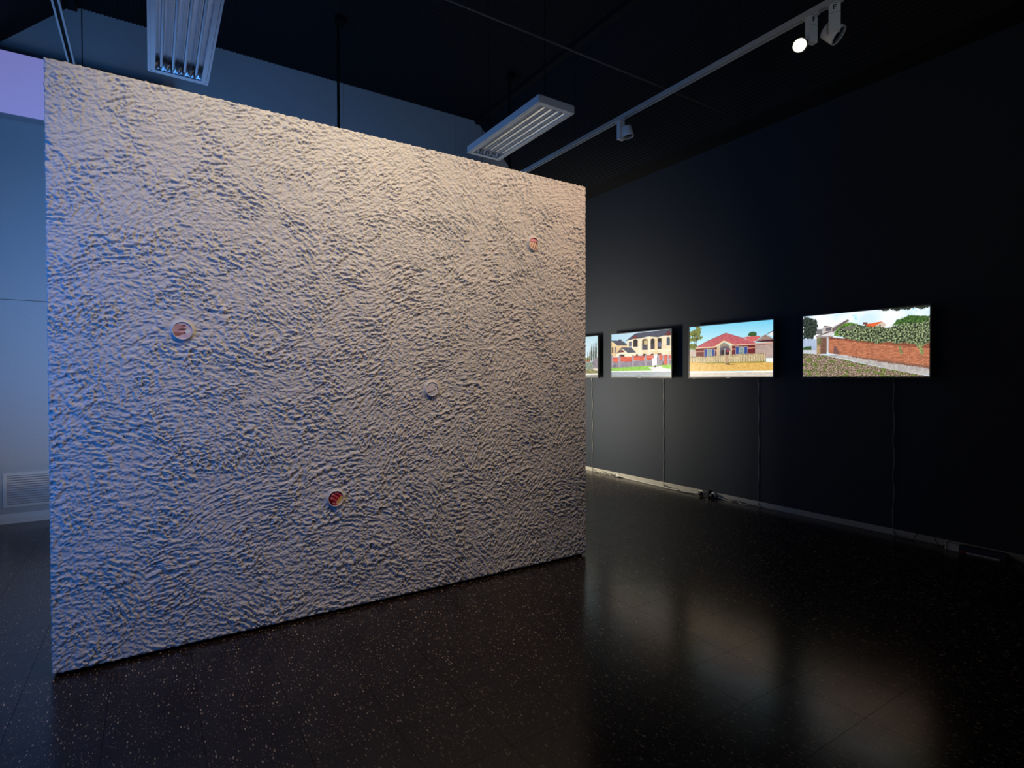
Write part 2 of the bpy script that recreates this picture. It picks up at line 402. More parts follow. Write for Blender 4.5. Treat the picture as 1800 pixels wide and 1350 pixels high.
co = np.stack([X + 0.0015*gn(X*70, Z*70, 31), PY-disp, Z + 0.0015*gn(X*70, Z*70, 32)], -1)
jag = 0.005
co[-1, :, 2] += jag*np.clip(gn(gx*45, gx*0, 33)+0.2, -0.3, 1); co[-2, :, 2] += 0.6*jag*np.clip(gn(gx*45, gx*0, 33)+0.2, -0.3, 1)
co[:, -1, 0] += 0.6*jag*gn(gz*55, gz*0, 34); co[:, 0, 0] += 0.6*jag*gn(gz*55, gz*0, 35); co[0, :, 2] += 0.6*jag*gn(gx*40, gx*0, 36)
# wrap the coat round the edges of the board
big = np.zeros((nv+2, nu+2, 3), np.float32); big[1:-1, 1:-1] = co
big[0, 1:-1] = co[0]; big[-1, 1:-1] = co[-1]; big[:, 0] = big[:, 1]; big[:, -1] = big[:, -2]
for sl in ((0, slice(None)), (-1, slice(None)), (slice(None), 0), (slice(None), -1)): big[sl][..., 1] = PY+0.012
rl = root_loc(part)
me = grid_mesh('render_coat', big - np.array(rl, np.float32), nu+2, nv+2, M_plaster)
o = bpy.data.objects.new('render_coat', me); C.objects.link(o); o.parent = part; o['label'] = 'rough cream render swept in arcs over the front face'
MB().box((PX0+0.003, PY+0.006, PZ0+0.003), (PX1-0.003, PY+0.12, PZ1-0.004)).build('board', M_core, part)
MB().box((PX0+0.02, PY+0.014, 0), (PX1-0.02, PY+0.11, PZ0+0.004)).build('plinth', M_blackp, part)

# ---------------------------------------------------------------- painted pictures (flat print / screens) as vertex colours
def lin(c):
    c = np.asarray(c, float)/255.0
    return np.where(c <= 0.04045, c/12.92, ((c+0.055)/1.055)**2.4)
class Canvas:
    """quad = picture corners TL, TR, BR, BL in the coordinates the shapes are traced in"""
    def __init__(s, quad, nu, nv, ss=2):
        s.nu, s.nv, s.ss = nu, nv, ss
        A = []; B = []
        for (u, v), (x, y) in zip(((0, 0), (1, 0), (1, 1), (0, 1)), quad):
            A.append([u, v, 1, 0, 0, 0, -x*u, -x*v]); B.append(x); A.append([0, 0, 0, u, v, 1, -y*u, -y*v]); B.append(y)
        h = np.linalg.solve(np.array(A, float), np.array(B, float))
        uu, vv = np.meshgrid((np.arange(nu*ss)+0.5)/(nu*ss), (np.arange(nv*ss)+0.5)/(nv*ss))
        den = h[6]*uu+h[7]*vv+1
        s.x = (h[0]*uu+h[1]*vv+h[2])/den; s.y = (h[3]*uu+h[4]*vv+h[5])/den; s.u, s.v = uu, vv
        s.a = np.zeros(s.x.shape+(3,)); s.seed = 1
    def inside(s, pts, rough=0, freq=0.05):
        x, y = s.x, s.y
        if rough:
            s.seed += 2
            x = x + rough*(gn(s.x*freq, s.y*freq, s.seed)+0.6*gn(s.x*freq*2.3, s.y*freq*2.3, s.seed+50))
            y = y + rough*(gn(s.x*freq+7, s.y*freq, s.seed+1)+0.6*gn(s.x*freq*2.3, s.y*freq*2.3+5, s.seed+51))
        c = np.zeros(x.shape, bool); n = len(pts)
        for i in range(n):
            x0, y0 = pts[i]; x1, y1 = pts[(i+1) % n]
            if y0 == y1: continue
            c ^= ((y0 > y) != (y1 > y)) & (x < (x1-x0)*(y-y0)/(y1-y0)+x0)
        return c
    def fill(s, m, c1, c2=None, freq=0.05, fy=None, contrast=1.2):
        if c2 is None: s.a[m] = lin(c1); return
        s.seed += 1; fy = fy or freq
        n = gn(s.x*freq, s.y*fy, s.seed)+0.6*gn(s.x*freq*2.1, s.y*fy*2.1, s.seed+9)
        t = np.clip(0.5+contrast*n, 0, 1)[m][:, None]
        s.a[m] = lin(c1)*(1-t)+lin(c2)*t
    def poly(s, pts, c1, c2=None, freq=0.05, fy=None, rough=0, rf=0.05, contrast=1.2):
        s.fill(s.inside(pts, rough, rf), c1, c2, freq, fy, contrast)
    def line(s, p, q, wd, c):
        d = Vector((q[0]-p[0], q[1]-p[1])); n = Vector((-d.y, d.x)).normalized()*wd/2
        s.poly([(p[0]+n.x, p[1]+n.y), (q[0]+n.x, q[1]+n.y), (q[0]-n.x, q[1]-n.y), (p[0]-n.x, p[1]-n.y)], c)
    def rect(s, x0, y0, x1, y1, c, c2=None, **k): s.poly([(x0, y0), (x1, y0), (x1, y1), (x0, y1)], c, c2, **k)
    def ell(s, cx, cy, rx, ry, c, c2=None, rot=0, freq=0.05):
        a = math.radians(rot); dx, dy = s.x-cx, s.y-cy
        X_ = dx*math.cos(a)+dy*math.sin(a); Y_ = -dx*math.sin(a)+dy*math.cos(a)
        s.fill((X_/rx)**2+(Y_/ry)**2 < 1, c, c2, freq)
    def out(s):
        return s.a.reshape(s.nv, s.ss, s.nu, s.ss, 3).mean((1, 3))
def tv_cypress():
    c = Canvas([(-300, 610), (283, 562), (291, 1087), (-295, 1083)], 200, 112)
    t = np.clip((c.y-560)/300, 0, 1)[..., None]; c.a[:] = lin((175, 208, 222))*(1-t)+lin((205, 222, 226))*t
    c.poly([(-300, 760), (60, 800), (160, 860), (160, 960), (-300, 960)], (96, 120, 60), (50, 70, 40), freq=0.03, rough=10)
    c.poly([(100, 900), (170, 820), (190, 900)], (120, 140, 70), (190, 80, 50), freq=0.04, rough=6)
    for (x, t_, w_) in ((-240, 700, 14), (-180, 690, 14), (-110, 700, 12), (-40, 720, 12), (30, 740, 11), (90, 790, 9), (152, 760, 9), (181, 720, 9), (203, 665, 11), (230, 655, 11), (258, 628, 13)):
        c.poly([(x-w_*.3, t_), (x+w_*.3, t_), (x+w_, t_+110), (x+w_*.9, 885), (x-w_*.9, 885), (x-w_, t_+110)], (24, 38, 30), (52, 66, 48), freq=0.05, rough=3)
    c.poly([(-300, 880), (210, 890), (285, 830), (290, 985), (-300, 985)], (138, 126, 138), (112, 102, 116), freq=0.02)
    c.poly([(130, 900), (200, 890), (230, 940), (215, 1005), (140, 1015), (90, 1000), (90, 930)], (70, 84, 70), (150, 165, 150), freq=0.08, rough=10, contrast=1.6)
    c.poly([(-300, 1000), (230, 985), (295, 990), (295, 1060), (-300, 1060)], (140, 136, 82), (104, 98, 60), freq=0.03)
    c.poly([(215, 980), (295, 975), (295, 1010), (240, 1000)], (214, 200, 184))
    c.poly([(-300, 1052), (295, 1040), (295, 1062), (-300, 1072)], (222, 218, 210))
    c.poly([(-300, 1068), (295, 1058), (295, 1100), (-300, 1100)], (150, 146, 142), (128, 124, 120), freq=0.03)
    return c.out()
def tv_cream_house():
    c = Canvas([(488, 541), (1248, 470), (1254, 1083), (497, 1090)], 240, 135)
    t = np.clip((c.x-480)/800, 0, 1)[..., None]; c.a[:] = lin((170, 208, 226))*(1-t)+lin((206, 222, 232))*t
    cream, cream2, slate, slate2, glass = (238, 220, 186), (226, 204, 164), (84, 86, 104), (58, 60, 78), (28, 26, 34)
    c.poly([(480, 630), (560, 670), (690, 680), (690, 820), (480, 830)], (226, 196, 150), (214, 180, 134), freq=0.01)          # house behind
    c.poly([(480, 618), (580, 620), (640, 628), (700, 680), (570, 686)], slate2, (70, 72, 88), freq=0.04)
    c.rect(580, 605, 620, 632, slate2); c.rect(500, 706, 516, 780, glass); c.rect(532, 700, 548, 780, (90, 90, 120))
    c.poly([(690, 620), (770, 600), (1260, 520), (1260, 800), (690, 800)], cream, cream2, freq=0.006)
    c.poly([(668, 628), (720, 585), (790, 530), (830, 520), (1200, 478), (1260, 465), (1260, 540), (1160, 552), (1080, 578), (960, 565), (860, 592), (770, 600)], slate, slate2, freq=0.06, contrast=0.7)
    c.poly([(750, 602), (790, 545), (828, 584)], (112, 44, 40)); c.poly([(1168, 555), (1214, 484), (1252, 556)], (104, 40, 38))
    c.line((740, 606), (790, 538), 8, slate2); c.line((790, 538), (838, 590), 8, slate2); c.line((1160, 558), (1214, 478), 9, slate2)
    c.line((690, 634), (862, 596), 7, (235, 225, 205)); c.line((862, 596), (960, 572), 7, (235, 225, 205)); c.line((960, 572), (1080, 586), 7, (235, 225, 205)); c.line((1080, 586), (1255, 552), 7, (235, 225, 205))
    c.rect(714, 632, 746, 696, (84, 96, 126)); c.rect(714, 632, 722, 696, glass)
    def arch(x0, y0, x1, y1, col):
        rx = (x1-x0)/2; c.rect(x0, y0+rx*.8, x1, y1, col); c.ell((x0+x1)/2, y0+rx*.8, rx, rx*.8, col)
    arch(768, 602, 826, 704, glass); arch(880, 598, 952, 740, (70, 52, 44)); arch(988, 594, 1038, 730, glass); arch(1186, 574, 1230, 682, (62, 78, 92))
    c.rect(1074, 588, 1124, 726, glass); c.rect(880, 672, 950, 736, (70, 66, 84)); c.rect(990, 668, 1040, 726, (50, 46, 60)); c.rect(1084, 640, 1120, 700, (92, 96, 130))
    c.rect(905, 620, 948, 672, (200, 176, 130)); c.rect(832, 600, 878, 800, (242, 224, 192)); c.rect(955, 580, 984, 790, (240, 222, 192))
    c.rect(1040, 600, 1072, 780, (228, 200, 150)); c.line((690, 706), (840, 706), 10, (246, 236, 214)); c.line((860, 752), (1250, 740), 8, (246, 236, 214))
    c.poly([(552, 800), (622, 712), (740, 706), (806, 776), (806, 830), (552, 830)], (240, 226, 196))
    c.poly([(545, 800), (622, 708), (745, 708), (808, 774), (700, 780), (628, 722), (590, 770)], slate, slate2, freq=0.06); c.poly([(580, 778), (628, 730), (662, 770)], (112, 44, 40))
    c.rect(600, 800, 660, 832, glass); c.rect(804, 796, 832, 820, glass); arch(884, 788, 940, 830, (70, 50, 46)); arch(990, 786, 1032, 820, (60, 44, 40)); c.rect(1074, 780, 1124, 810, (120, 80, 70))
    # fence
    c.poly([(495, 900), (1260, 860), (1260, 935), (920, 950), (510, 975), (495, 975)], (142, 132, 146), (124, 114, 130), freq=0.02)
    for (x0, x1, ya, yb) in ((510, 586, 838, 902), (610, 752, 826, 890), (776, 912, 816, 880), (938, 1006, 808, 872), (1096, 1138, 800, 866), (1158, 1200, 802, 930), (1222, 1258, 802, 858)):
        c.rect(x0, ya, x1, yb, (206, 72, 48), (186, 58, 40), freq=0.02)
        for k in range(1, 4): c.line((x0, ya+(yb-ya)*k/4), (x1, ya+(yb-ya)*k/4-3), 5, (232, 128, 104))
    for x in (500, 597, 764, 925, 1083, 1148, 1210): c.rect(x-9, 806, x+12, 956, (160, 148, 158))
    c.rect(1010, 806, 1070, 940, (236, 232, 236)); c.rect(1012, 812, 1030, 846, (206, 72, 48)); c.rect(1070, 826, 1078, 930, (120, 110, 120))
    c.poly([(515, 965), (540, 905), (560, 965)], (60, 60, 64), (110, 110, 120), freq=0.09, rough=6); c.poly([(1125, 935), (1150, 880), (1165, 935)], (120, 40, 40), (60, 40, 60), freq=0.09, rough=6)
    c.poly([(495, 975), (920, 948), (1260, 925), (1260, 1010), (495, 1020)], (150, 200, 70), (110, 176, 56), freq=0.03, fy=0.08)
    c.poly([(960, 962), (1130, 948), (1140, 965), (1258, 988), (1258, 1010), (1040, 1015)], (222, 218, 214)); c.poly([(1130, 962), (1260, 930), (1260, 985)], (140, 204, 64), (116, 186, 56), freq=0.04)
    c.ell(1048, 948, 20, 14, (40, 44, 48)); c.rect(1036, 900, 1046, 945, (220, 220, 225))
    c.poly([(495, 1014), (1260, 1000), (1260, 1022), (495, 1032)], (232, 230, 226))
    c.poly([(495, 1028), (1260, 1016), (1260, 1095), (495, 1095)], (164, 172, 178), (146, 154, 160), freq=0.01, fy=0.05)
    return c.out()
def tv_brick_house():
    c = Canvas([(208, 346), (1502, 224), (1513, 1108), (222, 1114)], 256, 144)
    t = np.clip((c.y-230)/450, 0, 1)[..., None]; c.a[:] = lin((110, 200, 230))*(1-t)+lin((196, 232, 240))*t
    c.poly([(1110, 470), (1130, 425), (1190, 412), (1245, 430), (1250, 480), (1180, 495)], (40, 66, 34), (72, 104, 50), freq=0.06, rough=8)
    for p in ([(205, 420), (290, 385), (380, 400), (385, 470), (320, 500), (205, 500)], [(300, 345), (360, 335), (400, 380), (330, 410)], [(205, 520), (300, 500), (420, 480), (415, 520), (330, 560), (205, 580)], [(205, 600), (330, 610), (330, 700), (205, 700)]):
        c.poly(p, (52, 74, 30), (150, 150, 70), freq=0.06, rough=16, rf=0.04, contrast=1.6)
    c.line((300, 640), (330, 520), 12, (60, 50, 40)); c.line((330, 520), (270, 440), 8, (60, 50, 40)); c.line((285, 600), (340, 480), 7, (60, 50, 40))
    c.poly([(310, 660), (640, 640), (1240, 610), (1240, 790), (310, 800)], (120, 40, 42), (92, 28, 32), freq=0.04, fy=0.1)
    c.line((310, 728), (1240, 660), 16, (190, 130, 110))
    c.poly([(1400, 450), (1510, 390), (1510, 500)], (222, 222, 226)); c.line((1400, 455), (1510, 395), 12, (90, 84, 84))
    c.poly([(1225, 610), (1515, 590), (1515, 815), (1395, 822), (1225, 780)], (184, 160, 150), (170, 146, 138), freq=0.01)
    c.poly([(305, 668), (500, 555), (770, 435), (1230, 580), (1230, 608), (900, 628), (745, 560), (600, 655)], (196, 104, 108), (174, 82, 88), freq=0.03, fy=0.05)
    c.poly([(1030, 508), (1110, 490), (1320, 478), (1230, 560), (1180, 565)], (212, 110, 104), (190, 86, 84), freq=0.04)
    c.poly([(1230, 560), (1380, 455), (1515, 530), (1400, 545)], (160, 134, 122), (140, 116, 106), freq=0.02); c.poly([(1240, 560), (1510, 530), (1512, 568), (1240, 575)], (70, 22, 24))
    c.line((1210, 605), (1515, 578), 22, (206, 160, 140)); c.line((1230, 618), (1515, 600), 6, (110, 40, 40))
    c.line((310, 668), (600, 655), 18, (224, 190, 160)); c.line((600, 655), (745, 560), 20, (228, 200, 150)); c.line((745, 560), (900, 625), 20, (228, 200, 150)); c.line((890, 625), (1215, 605), 16, (224, 180, 150))
    c.line((305, 664), (500, 556), 8, (150, 70, 76)); c.line((500, 556), (770, 436), 8, (140, 76, 80)); c.line((770, 436), (1060, 520), 8, (160, 80, 84))
    c.poly([(640, 650), (745, 578), (860, 640), (860, 680), (640, 680)], (150, 132, 112)); c.poly([(690, 700), (720, 660), (770, 645), (815, 665), (830, 700), (830, 780), (690, 780)], (88, 84, 92))
    for x in (645, 672, 840, 862): c.rect(x-8, 620, x+6, 800, (222, 204, 168))
    c.rect(705, 690, 830, 790, (38, 26, 26)); c.line((760, 680), (762, 790), 8, (220, 214, 206)); c.ell(765, 690, 80, 52, (96, 92, 100)); c.rect(705, 700, 825, 790, (40, 28, 28)); c.line((760, 676), (762, 790), 8, (220, 214, 206)); c.ell(803, 710, 18, 30, (150, 60, 70))
    for (a, b, y0, y1) in ((445, 605, 688, 800), (928, 1106, 648, 772)):
        c.rect(a-4, y0-6, b+4, y1, (214, 190, 170)); w_ = (b-a)
        c.rect(a, y0, a+w_*.27, y1, (44, 74, 140)); c.rect(b-w_*.27, y0, b, y1, (44, 74, 140)); c.rect(a+w_*.3, y0-4, b-w_*.3, y1, (150, 164, 158), (110, 130, 130), freq=0.04)
    # picket fence
    c.poly([(216, 795), (470, 800), (780, 770), (1100, 755), (1390, 740), (1395, 875), (900, 890), (460, 905), (216, 880)], (172, 150, 110), (120, 98, 80), freq=0.07, fy=0.02)
    for k in range(46):
        x = 222 + k*25.6; y = np.interp(x, [216, 470, 780, 1100, 1390], [806, 802, 772, 756, 742]) + 14*abs(math.sin(k*0.55)); yb = np.interp(x, [216, 460, 900, 1395], [876, 896, 886, 870])
        c.poly([(x-8, y+8), (x, y-8), (x+8, y+8), (x+8, yb), (x-8, yb)], (222, 204, 162), (196, 176, 134), freq=0.03)
    c.poly([(216, 702), (310, 702), (320, 790), (216, 800)], (196, 176, 160)); c.line((216, 830), (1390, 790), 7, (190, 170, 130))
    c.poly([(1395, 825), (1515, 825), (1515, 885), (1400, 870)], (240, 236, 226))
    c.poly([(216, 875), (460, 905), (900, 890), (1400, 880), (1515, 890), (1515, 1015), (216, 1030)], (226, 186, 104), (206, 160, 80), freq=0.02, fy=0.06)
    c.poly([(460, 890), (1390, 868), (1390, 892), (460, 908)], (170, 160, 70), (120, 110, 50), freq=0.05, rough=5)
    c.rect(765, 770, 800, 915, (176, 140, 108)); c.ell(810, 912, 36, 10, (84, 66, 48)); c.line((800, 925), (920, 922), 10, (120, 86, 50))
    c.poly([(216, 1030), (900, 1035), (1515, 1012), (1515, 1035), (216, 1055)], (250, 246, 236))
    c.poly([(216, 1053), (1515, 1035), (1515, 1120), (216, 1120)], (214, 204, 190), (200, 190, 176), freq=0.01, fy=0.04)
    return c.out()
def tv_brick_wall():
    c = Canvas([(148, 243), (1560, 113), (1562, 916), (150, 916)], 320, 180)
    c.a[:] = lin((226, 238, 246)); c.fill(np.ones(c.x.shape, bool), (242, 246, 250), (206, 230, 244), freq=0.004)
    c.poly([(700, 230), (760, 215), (740, 290), (705, 290)], (150, 226, 250), (226, 240, 248), freq=0.02, rough=14, rf=0.02)
    c.poly([(1360, 150), (1420, 150), (1410, 200), (1370, 200)], (160, 214, 244), (226, 240, 248), freq=0.02, rough=10, rf=0.02)
    c.poly([(290, 480), (380, 350), (420, 345), (470, 360), (640, 275), (670, 290), (480, 440), (470, 470)], (206, 204, 202), (184, 180, 178), freq=0.02)
    c.poly([(350, 440), (400, 420), (640, 275), (660, 285), (480, 420), (300, 475)], (110, 96, 92)); c.poly([(300, 470), (480, 410), (475, 460), (320, 478)], (214, 212, 212))
    c.rect(380, 355, 470, 410, (190, 176, 170)); c.rect(400, 370, 460, 405, (96, 92, 98)); c.rect(300, 385, 362, 440, (120, 116, 120)); c.line((380, 350), (470, 365), 10, (90, 84, 84))
    c.poly([(148, 245), (250, 260), (310, 300), (300, 440), (250, 490), (148, 500)], (30, 36, 34), (66, 76, 62), freq=0.05, rough=18, rf=0.03)
    c.rect(148, 495, 305, 620, (176, 190, 214), (150, 164, 192), freq=0.05, fy=0.005); c.poly([(148, 585), (240, 575), (250, 625), (148, 625)], (44, 66, 36), (70, 100, 50), freq=0.06, rough=8)
    c.rect(148, 618, 310, 665, (196, 200, 206))
    c.poly([(835, 355), (840, 330), (1020, 298), (1070, 335), (1000, 345), (930, 365)], (226, 106, 60), (206, 86, 46), freq=0.02); c.rect(812, 308, 862, 334, (110, 60, 52)); c.poly([(930, 365), (1020, 305), (1068, 338), (1040, 385), (950, 380)], (206, 190, 170)); c.rect(995, 335, 1010, 355, (60, 50, 46))
    # brick wall
    wall = [(432, 470), (600, 490), (1000, 520), (1565, 540), (1565, 820), (1000, 730), (660, 685), (432, 655)]
    m = c.inside(wall); c.fill(m, (206, 134, 98), (180, 104, 72), freq=0.02, fy=0.08)
    cx_ = np.interp(c.x, [432, 1565], [0, 1]); top = np.interp(c.x, [432, 1565], [470, 520]); bot = np.interp(c.x, [432, 660, 1000, 1565], [655, 685, 730, 815])
    row = (c.y-top)/(bot-top)*15.0; ri = np.floor(row); px_ = (np.interp(c.x, [432, 1565], [0, 1])**0.8)*30 + (ri % 2)*0.5
    joint = ((row-ri) < 0.17) | ((px_-np.floor(px_)) < 0.07)
    c.fill(m & joint, (150, 104, 84), (120, 84, 70), freq=0.03)
    bm = _hash(np.floor(px_).astype(np.int64), ri.astype(np.int64), 3) % 5 == 0
    mm = m & bm & ~joint; c.a[mm] *= 0.78
    c.poly([(485, 660), (490, 575), (520, 575), (560, 668)], (120, 84, 76)); c.rect(300, 475, 345, 665, (190, 160, 124), (160, 130, 96), freq=0.05); c.rect(340, 470, 412, 662, (128, 92, 74), (104, 74, 62), freq=0.05, fy=0.12); c.rect(412, 480, 432, 640, (196, 196, 200))
    c.poly([(300, 490), (345, 480), (350, 520), (330, 570), (305, 560)], (130, 130, 90), (90, 96, 60), freq=0.06, rough=8)
    c.rect(290, 462, 480, 478, (150, 140, 140))
    # hedge and ivy
    c.poly([(1110, 360), (1190, 290), (1330, 225), (1450, 235), (1565, 240), (1565, 330), (1300, 330)], (34, 62, 30), (84, 124, 56), freq=0.05, rough=20, rf=0.03)
    c.poly([(480, 460), (530, 370), (640, 305), (760, 330), (830, 360), (600, 470)], (110, 150, 60), (70, 108, 40), freq=0.05, rough=10)
    iv = [(520, 440), (560, 370), (700, 335), (880, 355), (960, 350), (1080, 375), (1300, 310), (1480, 315), (1565, 250), (1565, 540), (1500, 560), (1440, 600), (1380, 560), (1290, 540), (1190, 550), (1100, 530), (960, 550), (860, 525), (760, 520), (620, 490)]
    c.poly(iv, (52, 66, 46), (124, 134, 104), freq=0.035, rough=16, rf=0.03, contrast=1.5)
    c.fill(c.inside(iv, 16, 0.03) & (gn(c.x*0.05, c.y*0.05, 77) > 0.12), (30, 38, 30)); c.fill(c.inside(iv, 16, 0.03) & (gn(c.x*0.06, c.y*0.06, 78) > 0.30), (166, 184, 128))
    c.poly([(560, 385), (680, 345), (760, 350), (640, 400)], (130, 110, 120), (90, 110, 70), freq=0.07, rough=10)
    c.poly([(1430, 560), (1480, 560), (1490, 640), (1465, 690), (1440, 620)], (170, 184, 110), (80, 90, 60), freq=0.08, rough=10); c.poly([(1205, 570), (1230, 570), (1260, 665), (1235, 670)], (150, 160, 100), (80, 90, 60), freq=0.08, rough=8)
    c.fill(m & (c.y < np.interp(c.x, [520, 860, 1100, 1565], [500, 545, 560, 600])) & ~c.inside(iv, 8, 0.03), (116, 66, 50), (150, 90, 64), freq=0.05)
    c.poly([(980, 168), (1060, 190), (1110, 165), (1190, 190), (1240, 160), (1310, 175), (1360, 150), (1480, 155), (1560, 140), (1565, 100), (980, 150)], (24, 30, 26), (50, 60, 46), freq=0.06, rough=14, rf=0.04)
    # ground
    c.poly([(340, 668), (540, 672), (800, 715), (1565, 812), (1565, 905), (1300, 870), (900, 785), (600, 715)], (188, 182, 178), (166, 160, 158), freq=0.02)
    c.poly([(640, 680), (1000, 722), (1565, 800), (1565, 830), (1100, 765), (700, 700)], (110, 74, 62), (156, 112, 90), freq=0.07, rough=7)
    g = [(148, 655), (340, 668), (600, 722), (900, 790), (1300, 870), (1565, 912), (1565, 925), (148, 925)]
    c.poly(g, (112, 108, 78), (92, 92, 56), freq=0.03); gm = c.inside(g)
    c.fill(gm & (gn(c.x*0.05, c.y*0.09, 81) > 0.10), (138, 110, 100), (170, 140, 128), freq=0.09); c.fill(gm & (gn(c.x*0.07, c.y*0.12, 82) > 0.26), (206, 178, 164)); c.fill(gm & (gn(c.x*0.012, c.y*0.03, 83) > 0.22), (122, 134, 70), (96, 110, 52), freq=0.06)
    c.fill(gm & (gn(c.x*0.06, c.y*0.10, 84) > 0.30), (70, 56, 48))
    return c.out()
def set_colors(me, arr):
    a = me.color_attributes.new('print', 'FLOAT_COLOR', 'POINT')
    rgba = np.ones((arr.shape[0]*arr.shape[1], 4), np.float32); rgba[:, :3] = arr.reshape(-1, 3); a.data.foreach_set('color', rgba.ravel())

# ---------------------------------------------------------------- portholes in the partition
M_print = attr_mat('printed_picture', 0)
def pic_disc(kind):
    q = [(0, 0), (100, 0), (100, 100), (0, 100)]; c = Canvas(q, 44, 44)
    if kind == 0:      # pale skin with a dark crease
        c.rect(0, 0, 100, 100, (214, 186, 180), (200, 170, 164), freq=0.02); c.poly([(0, 20), (45, 15), (60, 50), (50, 72), (10, 88), (0, 70)], (190, 148, 138), (176, 130, 118), freq=0.02)
        c.poly([(0, 60), (40, 62), (62, 58), (55, 70), (15, 86)], (150, 98, 82)); c.ell(56, 24, 10, 6, (110, 64, 52)); c.ell(54, 30, 7, 5, (172, 118, 104)); c.ell(50, 44, 20, 5, (104, 62, 54), rot=-8); c.ell(52, 56, 18, 5, (206, 156, 148), rot=-6); c.ell(60, 64, 6, 4, (70, 40, 30))
        c.ell(74, 52, 12, 10, (226, 218, 196)); c.poly([(20, 90), (60, 72), (100, 60), (100, 100), (20, 100)], (206, 176, 176), (190, 160, 164), freq=0.03)
    elif kind == 1:    # gripping fingers over a dark gap
        c.rect(0, 0, 100, 100, (70, 22, 22)); c.poly([(100, 10), (75, 0), (88, 50), (80, 100), (100, 100)], (196, 196, 184))
        c.poly([(8, 26), (30, 10), (70, 14), (82, 34), (60, 30), (20, 36)], (222, 150, 158), (200, 120, 130), freq=0.04)
        for (a, b, w_) in (((26, 36), (6, 78), 17), ((48, 36), (20, 96), 16), ((66, 40), (42, 100), 13), ((80, 50), (62, 100), 9)):
            c.line(a, b, w_, (226, 190, 164)); c.line((a[0]+w_*.3, a[1]), (b[0]+w_*.3, b[1]), w_*.25, (196, 140, 120))
        c.line((20, 36), (70, 34), 5, (96, 30, 34))
    elif kind == 2:    # white fold with dark lines
        c.rect(0, 0, 100, 100, (214, 208, 206), (196, 190, 190), freq=0.03); c.poly([(0, 30), (40, 20), (78, 50), (50, 66), (8, 80), (0, 70)], (206, 196, 198), (186, 178, 182), freq=0.03)
        c.line((8, 78), (45, 70), 8, (44, 34, 32)); c.line((45, 70), (76, 52), 6, (50, 40, 36)); c.line((70, 28), (90, 42), 6, (40, 30, 26)); c.line((90, 42), (93, 66), 7, (40, 30, 26)); c.poly([(20, 84), (60, 70), (100, 80), (100, 100), (20, 100)], (196, 198, 206), (150, 156, 160), freq=0.06); c.ell(84, 80, 7, 8, (150, 150, 140))
    else:              # red fingers with ochre knuckles
        c.rect(0, 0, 100, 100, (104, 26, 32), (84, 20, 26), freq=0.03)
        c.poly([(50, 78), (64, 58), (88, 34), (100, 40), (100, 100), (50, 100)], (226, 190, 150), (214, 170, 124), freq=0.04)
        for (a, b, w_) in (((90, 40), (50, 10), 13), ((74, 58), (30, 22), 14), ((62, 74), (24, 44), 13), ((58, 92), (36, 78), 11)):
            c.line(a, b, w_, (214, 74, 84)); c.ell(b[0], b[1], w_*.55, w_*.55, (222, 120, 130)); c.line((a[0]+2, a[1]+w_*.5), (b[0]+2, b[1]+w_*.5), 3, (120, 24, 30))
        for (x, y) in ((84, 44), (72, 58), (62, 72), (92, 52)): c.ell(x, y, 10, 8, (222, 170, 84), (196, 140, 60), freq=0.1)
    return c.out()
pdesc = ['white rimmed porthole with a pale skin coloured picture', 'porthole with a picture of gripping fingers', 'porthole with a pale folded picture', 'porthole with red fingers on dark red']
for k, (ux, uz) in enumerate(PORT):
    cx, cz = ux*H, uz*H; y0 = PY+0.004
    out_ = 0.026
    tb = MB().ring([(PR, 0), (PR, out_-0.003), (PR-0.001, out_), (PR-0.003, out_), (PR-0.004, out_-0.002), (PR-0.004, 0.004)], (cx, y0, cz), (0, -1, 0), n=48).build('porthole', M_tube_white, part)
    tb['label'] = pdesc[k]
    nn = 44; yy = y0-0.0225
    a, r = np.meshgrid(np.linspace(0, 2*math.pi, 73), np.linspace(0, PR-0.004, 36))
    img = pic_disc(k); px_ = r*np.cos(a); pz_ = r*np.sin(a)
    iu = np.clip(((px_/(PR)+1)/2*nn).astype(int), 0, nn-1); iv = np.clip(((1-pz_/PR)/2*nn).astype(int), 0, nn-1)
    cc = np.stack([cx+px_, np.full_like(px_, yy), cz+pz_], -1)[:, ::-1] - np.array(rl)
    me = grid_mesh('picture', cc, 73, 36, M_print); set_colors(me, np.clip(img[iv, iu][:, ::-1]*1.45, 0, 0.9))
    o = bpy.data.objects.new('picture', me); C.objects.link(o); o.parent = tb

